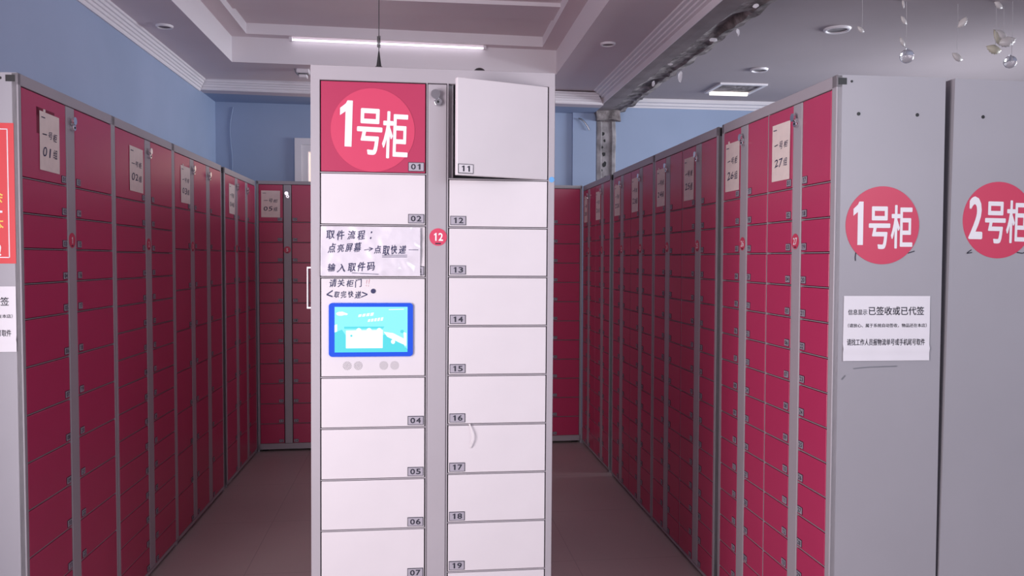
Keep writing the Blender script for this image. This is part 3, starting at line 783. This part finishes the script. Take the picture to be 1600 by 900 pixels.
for k in range(4): sq([(.33 + .055 * k, .17 - .012 * k), (.37 + .055 * k, .16 - .012 * k), (.36 + .055 * k, .215 - .008 * k), (.32 + .055 * k, .225 - .008 * k)], 2, -.0083)
for k in range(5): sq([(.46 + .044 * k, .275 - .010 * k), (.49 + .044 * k, .268 - .010 * k), (.48 + .044 * k, .325 - .006 * k), (.45 + .044 * k, .332 - .006 * k)], 2, -.0083)
sq([(.08 + .06 * math.cos(-a * PI / 5), .15 + .045 * math.sin(-a * PI / 5)) for a in range(10)], 2, -.0083); sq([(.10, .10), (.18, .15), (.17, .18), (.05, .17)], 2, -.0084)
sq([(.74, .055), (.95, .045), (.95, .058), (.74, .068)], 2, -.0083)
sq([(.67, .55), (.80, .58), (.97, .72), (.985, .86), (.90, .80), (.72, .66)], 2, -.0082); sq([(.0, .40), (.035, .38), (.035, .54), (.0, .56)], 2, -.0083)
sq([(.80 + .028 * math.cos(-a * PI / 6), .77 + .05 * math.sin(-a * PI / 6)) for a in range(12)], 2, -.0084)
sq([(.925 + .026 * math.cos(-a * PI / 6), .545 + .038 * math.sin(-a * PI / 6)) for a in range(12)], 1, -.0084)
sq([(.945, .56), (.985, .58), (.985, .86), (.955, .86)], 2, -.0083)
sq([(.21, .62), (.24, .61), (.245, .65), (.22, .665)], 1, -.0085)
obj('screen', bm, ['scr', 'scr2', 'scr3'], cp)
bm = new_bm(); cyl(bm, (cpx(-.185), -.0008, cpz(1.406)), (0, 1, 0), .0075, .0075, .003, 0, 20); obj('camera_eye', bm, 'pen', cp)
for xx in (-.265, -.231, -.152, -.118):
    bm = new_bm()
    for ring, cnt in ((0, 1), (.0042, 6), (.0084, 12), (.0122, 16)):
        for k in range(cnt):
            a = 2 * PI * k / cnt + ring * 40
            cyl(bm, (cpx(xx) + ring * math.cos(a), -.0002, cpz(1.172) + ring * math.sin(a)), (0, 1, 0), .00105, .00105, .001, 0, 8)
    obj('speaker_grille', bm, 'black', cp)
bm = new_bm(); rn = random.Random(5)
handwrite(bm, '请关柜门', cpx(-.322), cpx(-.217), cpz(1.430), .0235, -.0009, 0, rn, .022)
handwrite(bm, '!!', cpx(-.209), cpx(-.195), cpz(1.433), .022, -.0009, 1, rn, .004)
handwrite(bm, '<取完快递>', cpx(-.329), cpx(-.200), cpz(1.396), .021, -.0009, 0, rn, .022)
obj('handwriting', bm, ['pen', 'redpen'], cp)
# crumpled instruction sheet taped over door 03
bm, disp = paper_bm(.306, .152, 60, 32, .014, 21, .006, True)
fn = lambda p: (p[0], disp(p[0], p[2]) - .0012, p[2])
sxc, szc = .031 + .153, 1.530; X_ = lambda x: x + .376 - sxc; Z_ = lambda z: z - szc; rn = random.Random(3)
handwrite(bm, '取件流程:', X_(-.330), X_(-.175), Z_(1.582), .027, 0, 1, rn, .022, -.02, fn)
handwrite(bm, '点亮屏幕', X_(-.324), X_(-.220), Z_(1.540), .027, 0, 1, rn, .022, .02, fn)
handwrite(bm, '→', X_(-.216), X_(-.182), Z_(1.535), .03, 0, 1, rn, .022, 0, fn)
handwrite(bm, '点取快递', X_(-.184), X_(-.082), Z_(1.535), .027, 0, 1, rn, .022, 0, fn)
handwrite(bm, '输入取件码', X_(-.326), X_(-.176), Z_(1.479), .028, 0, 1, rn, .022, .02, fn)
def pstroke(pts, wd=.0016):
    for a, b in zip(pts, pts[1:]):
        N_ = 6
        for k in range(N_):
            p = [(a[0] + (b[0] - a[0]) * q / N_, a[1] + (b[1] - a[1]) * q / N_) for q in (k, k + 1)]
            qq = [fn((X_(p[0][0]), 0, Z_(p[0][1]) - wd / 2)), fn((X_(p[1][0]), 0, Z_(p[1][1]) - wd / 2)), fn((X_(p[1][0]), 0, Z_(p[1][1]) + wd / 2)), fn((X_(p[0][0]), 0, Z_(p[0][1]) + wd / 2))]
            poly(bm, qq, 1)
pstroke([(-.157, 1.518), (-.08, 1.519)]); pstroke([(-.157, 1.513), (-.08, 1.514)]); pstroke([(-.075, 1.536), (-.045, 1.536)]); pstroke([(-.25, 1.463), (-.168, 1.459)])
o = obj('instruction_sheet', bm, ['film', 'pen']); o.matrix_world = mk @ Matrix.Translation((sxc, 0, szc))
tag(o, 'crumpled white sheet of handwritten steps taped above the kiosk screen', 'instruction sheet')
# small kiosk extras
bm = new_bm(); cyl(bm, (.7545, -.0007, 1.764), (0, 1, 0), .009, .009, .0014, 0, 20); poly(bm, [(.748, -.0012, 1.759), (.761, -.0012, 1.764), (.748, -.0012, 1.768)]); obj('arrow_sticker', bm, 'bluedot', t)
bm = new_bm(); box(bm, -.0125, -.0095, .004, .03, 1.351, 1.481); box(bm, -.0095, 0, .004, .03, 1.351, 1.356); box(bm, -.0095, 0, .004, .03, 1.476, 1.481); obj('side_handle', bm, 'mould', t)
bm = new_bm()
P = [(.494 - .0 + .010 * math.sin(i * .35), -.004 - .008 * math.sin(i / 8 * PI), .983 - .078 * i / 8) for i in range(9)]
V = [[bm.verts.new((p[0] - .0022, p[1], p[2])), bm.verts.new((p[0] + .0022, p[1] - .002, p[2]))] for p in P]
for a, b in zip(V, V[1:]): bm.faces.new((a[0], a[1], b[1], b[0]))
bmesh.ops.solidify(bm, geom=bm.faces[:], thickness=.0006); obj('tape_strip', bm, 'tape', t)
def antenna():
    bm = new_bm(); cyl(bm, (0, 0, .003), (0, 0, 1), .012, .011, .006, 0, 20); cyl(bm, (0, 0, .030), (0, 0, 1), .008, .0018, .048, 0, 16)
    tubepath(bm, [(0, 0, .05), (0, 0, .30)], .0013, 0, 8)
    return bm
at = thing('antenna', 'thin black whip antenna with a coil standing on the kiosk top', 'antenna', mk @ Matrix.Translation((.207, .025, KH)))
obj('whip', antenna(), 'black', at)
bm = new_bm(); turns = 9
for k in range(turns * 12):
    a0, a1 = 2 * PI * k / 12, 2 * PI * (k + 1) / 12
    p0 = (.0048 * math.cos(a0), .0048 * math.sin(a0), .066 + .034 * k / (turns * 12)); p1 = (.0048 * math.cos(a1), .0048 * math.sin(a1), .066 + .034 * (k + 1) / (turns * 12))
    tubepath(bm, [p0, p1], .0011, 0, 5)
obj('coil', bm, 'black', at)
bm = new_bm(); ball(bm, (0, 0, 0), .019, 0, (1, 1, .75)); bmesh.ops.bisect_plane(bm, geom=bm.verts[:] + bm.edges[:] + bm.faces[:], plane_co=(0, 0, 0), plane_no=(0, 0, -1), clear_outer=True)
o = obj('dome_antenna', bm, 'black'); o.matrix_world = mk @ Matrix.Translation((.524, .03, KH)); tag(o, 'small black dome standing on the kiosk top above the open door', 'antenna')
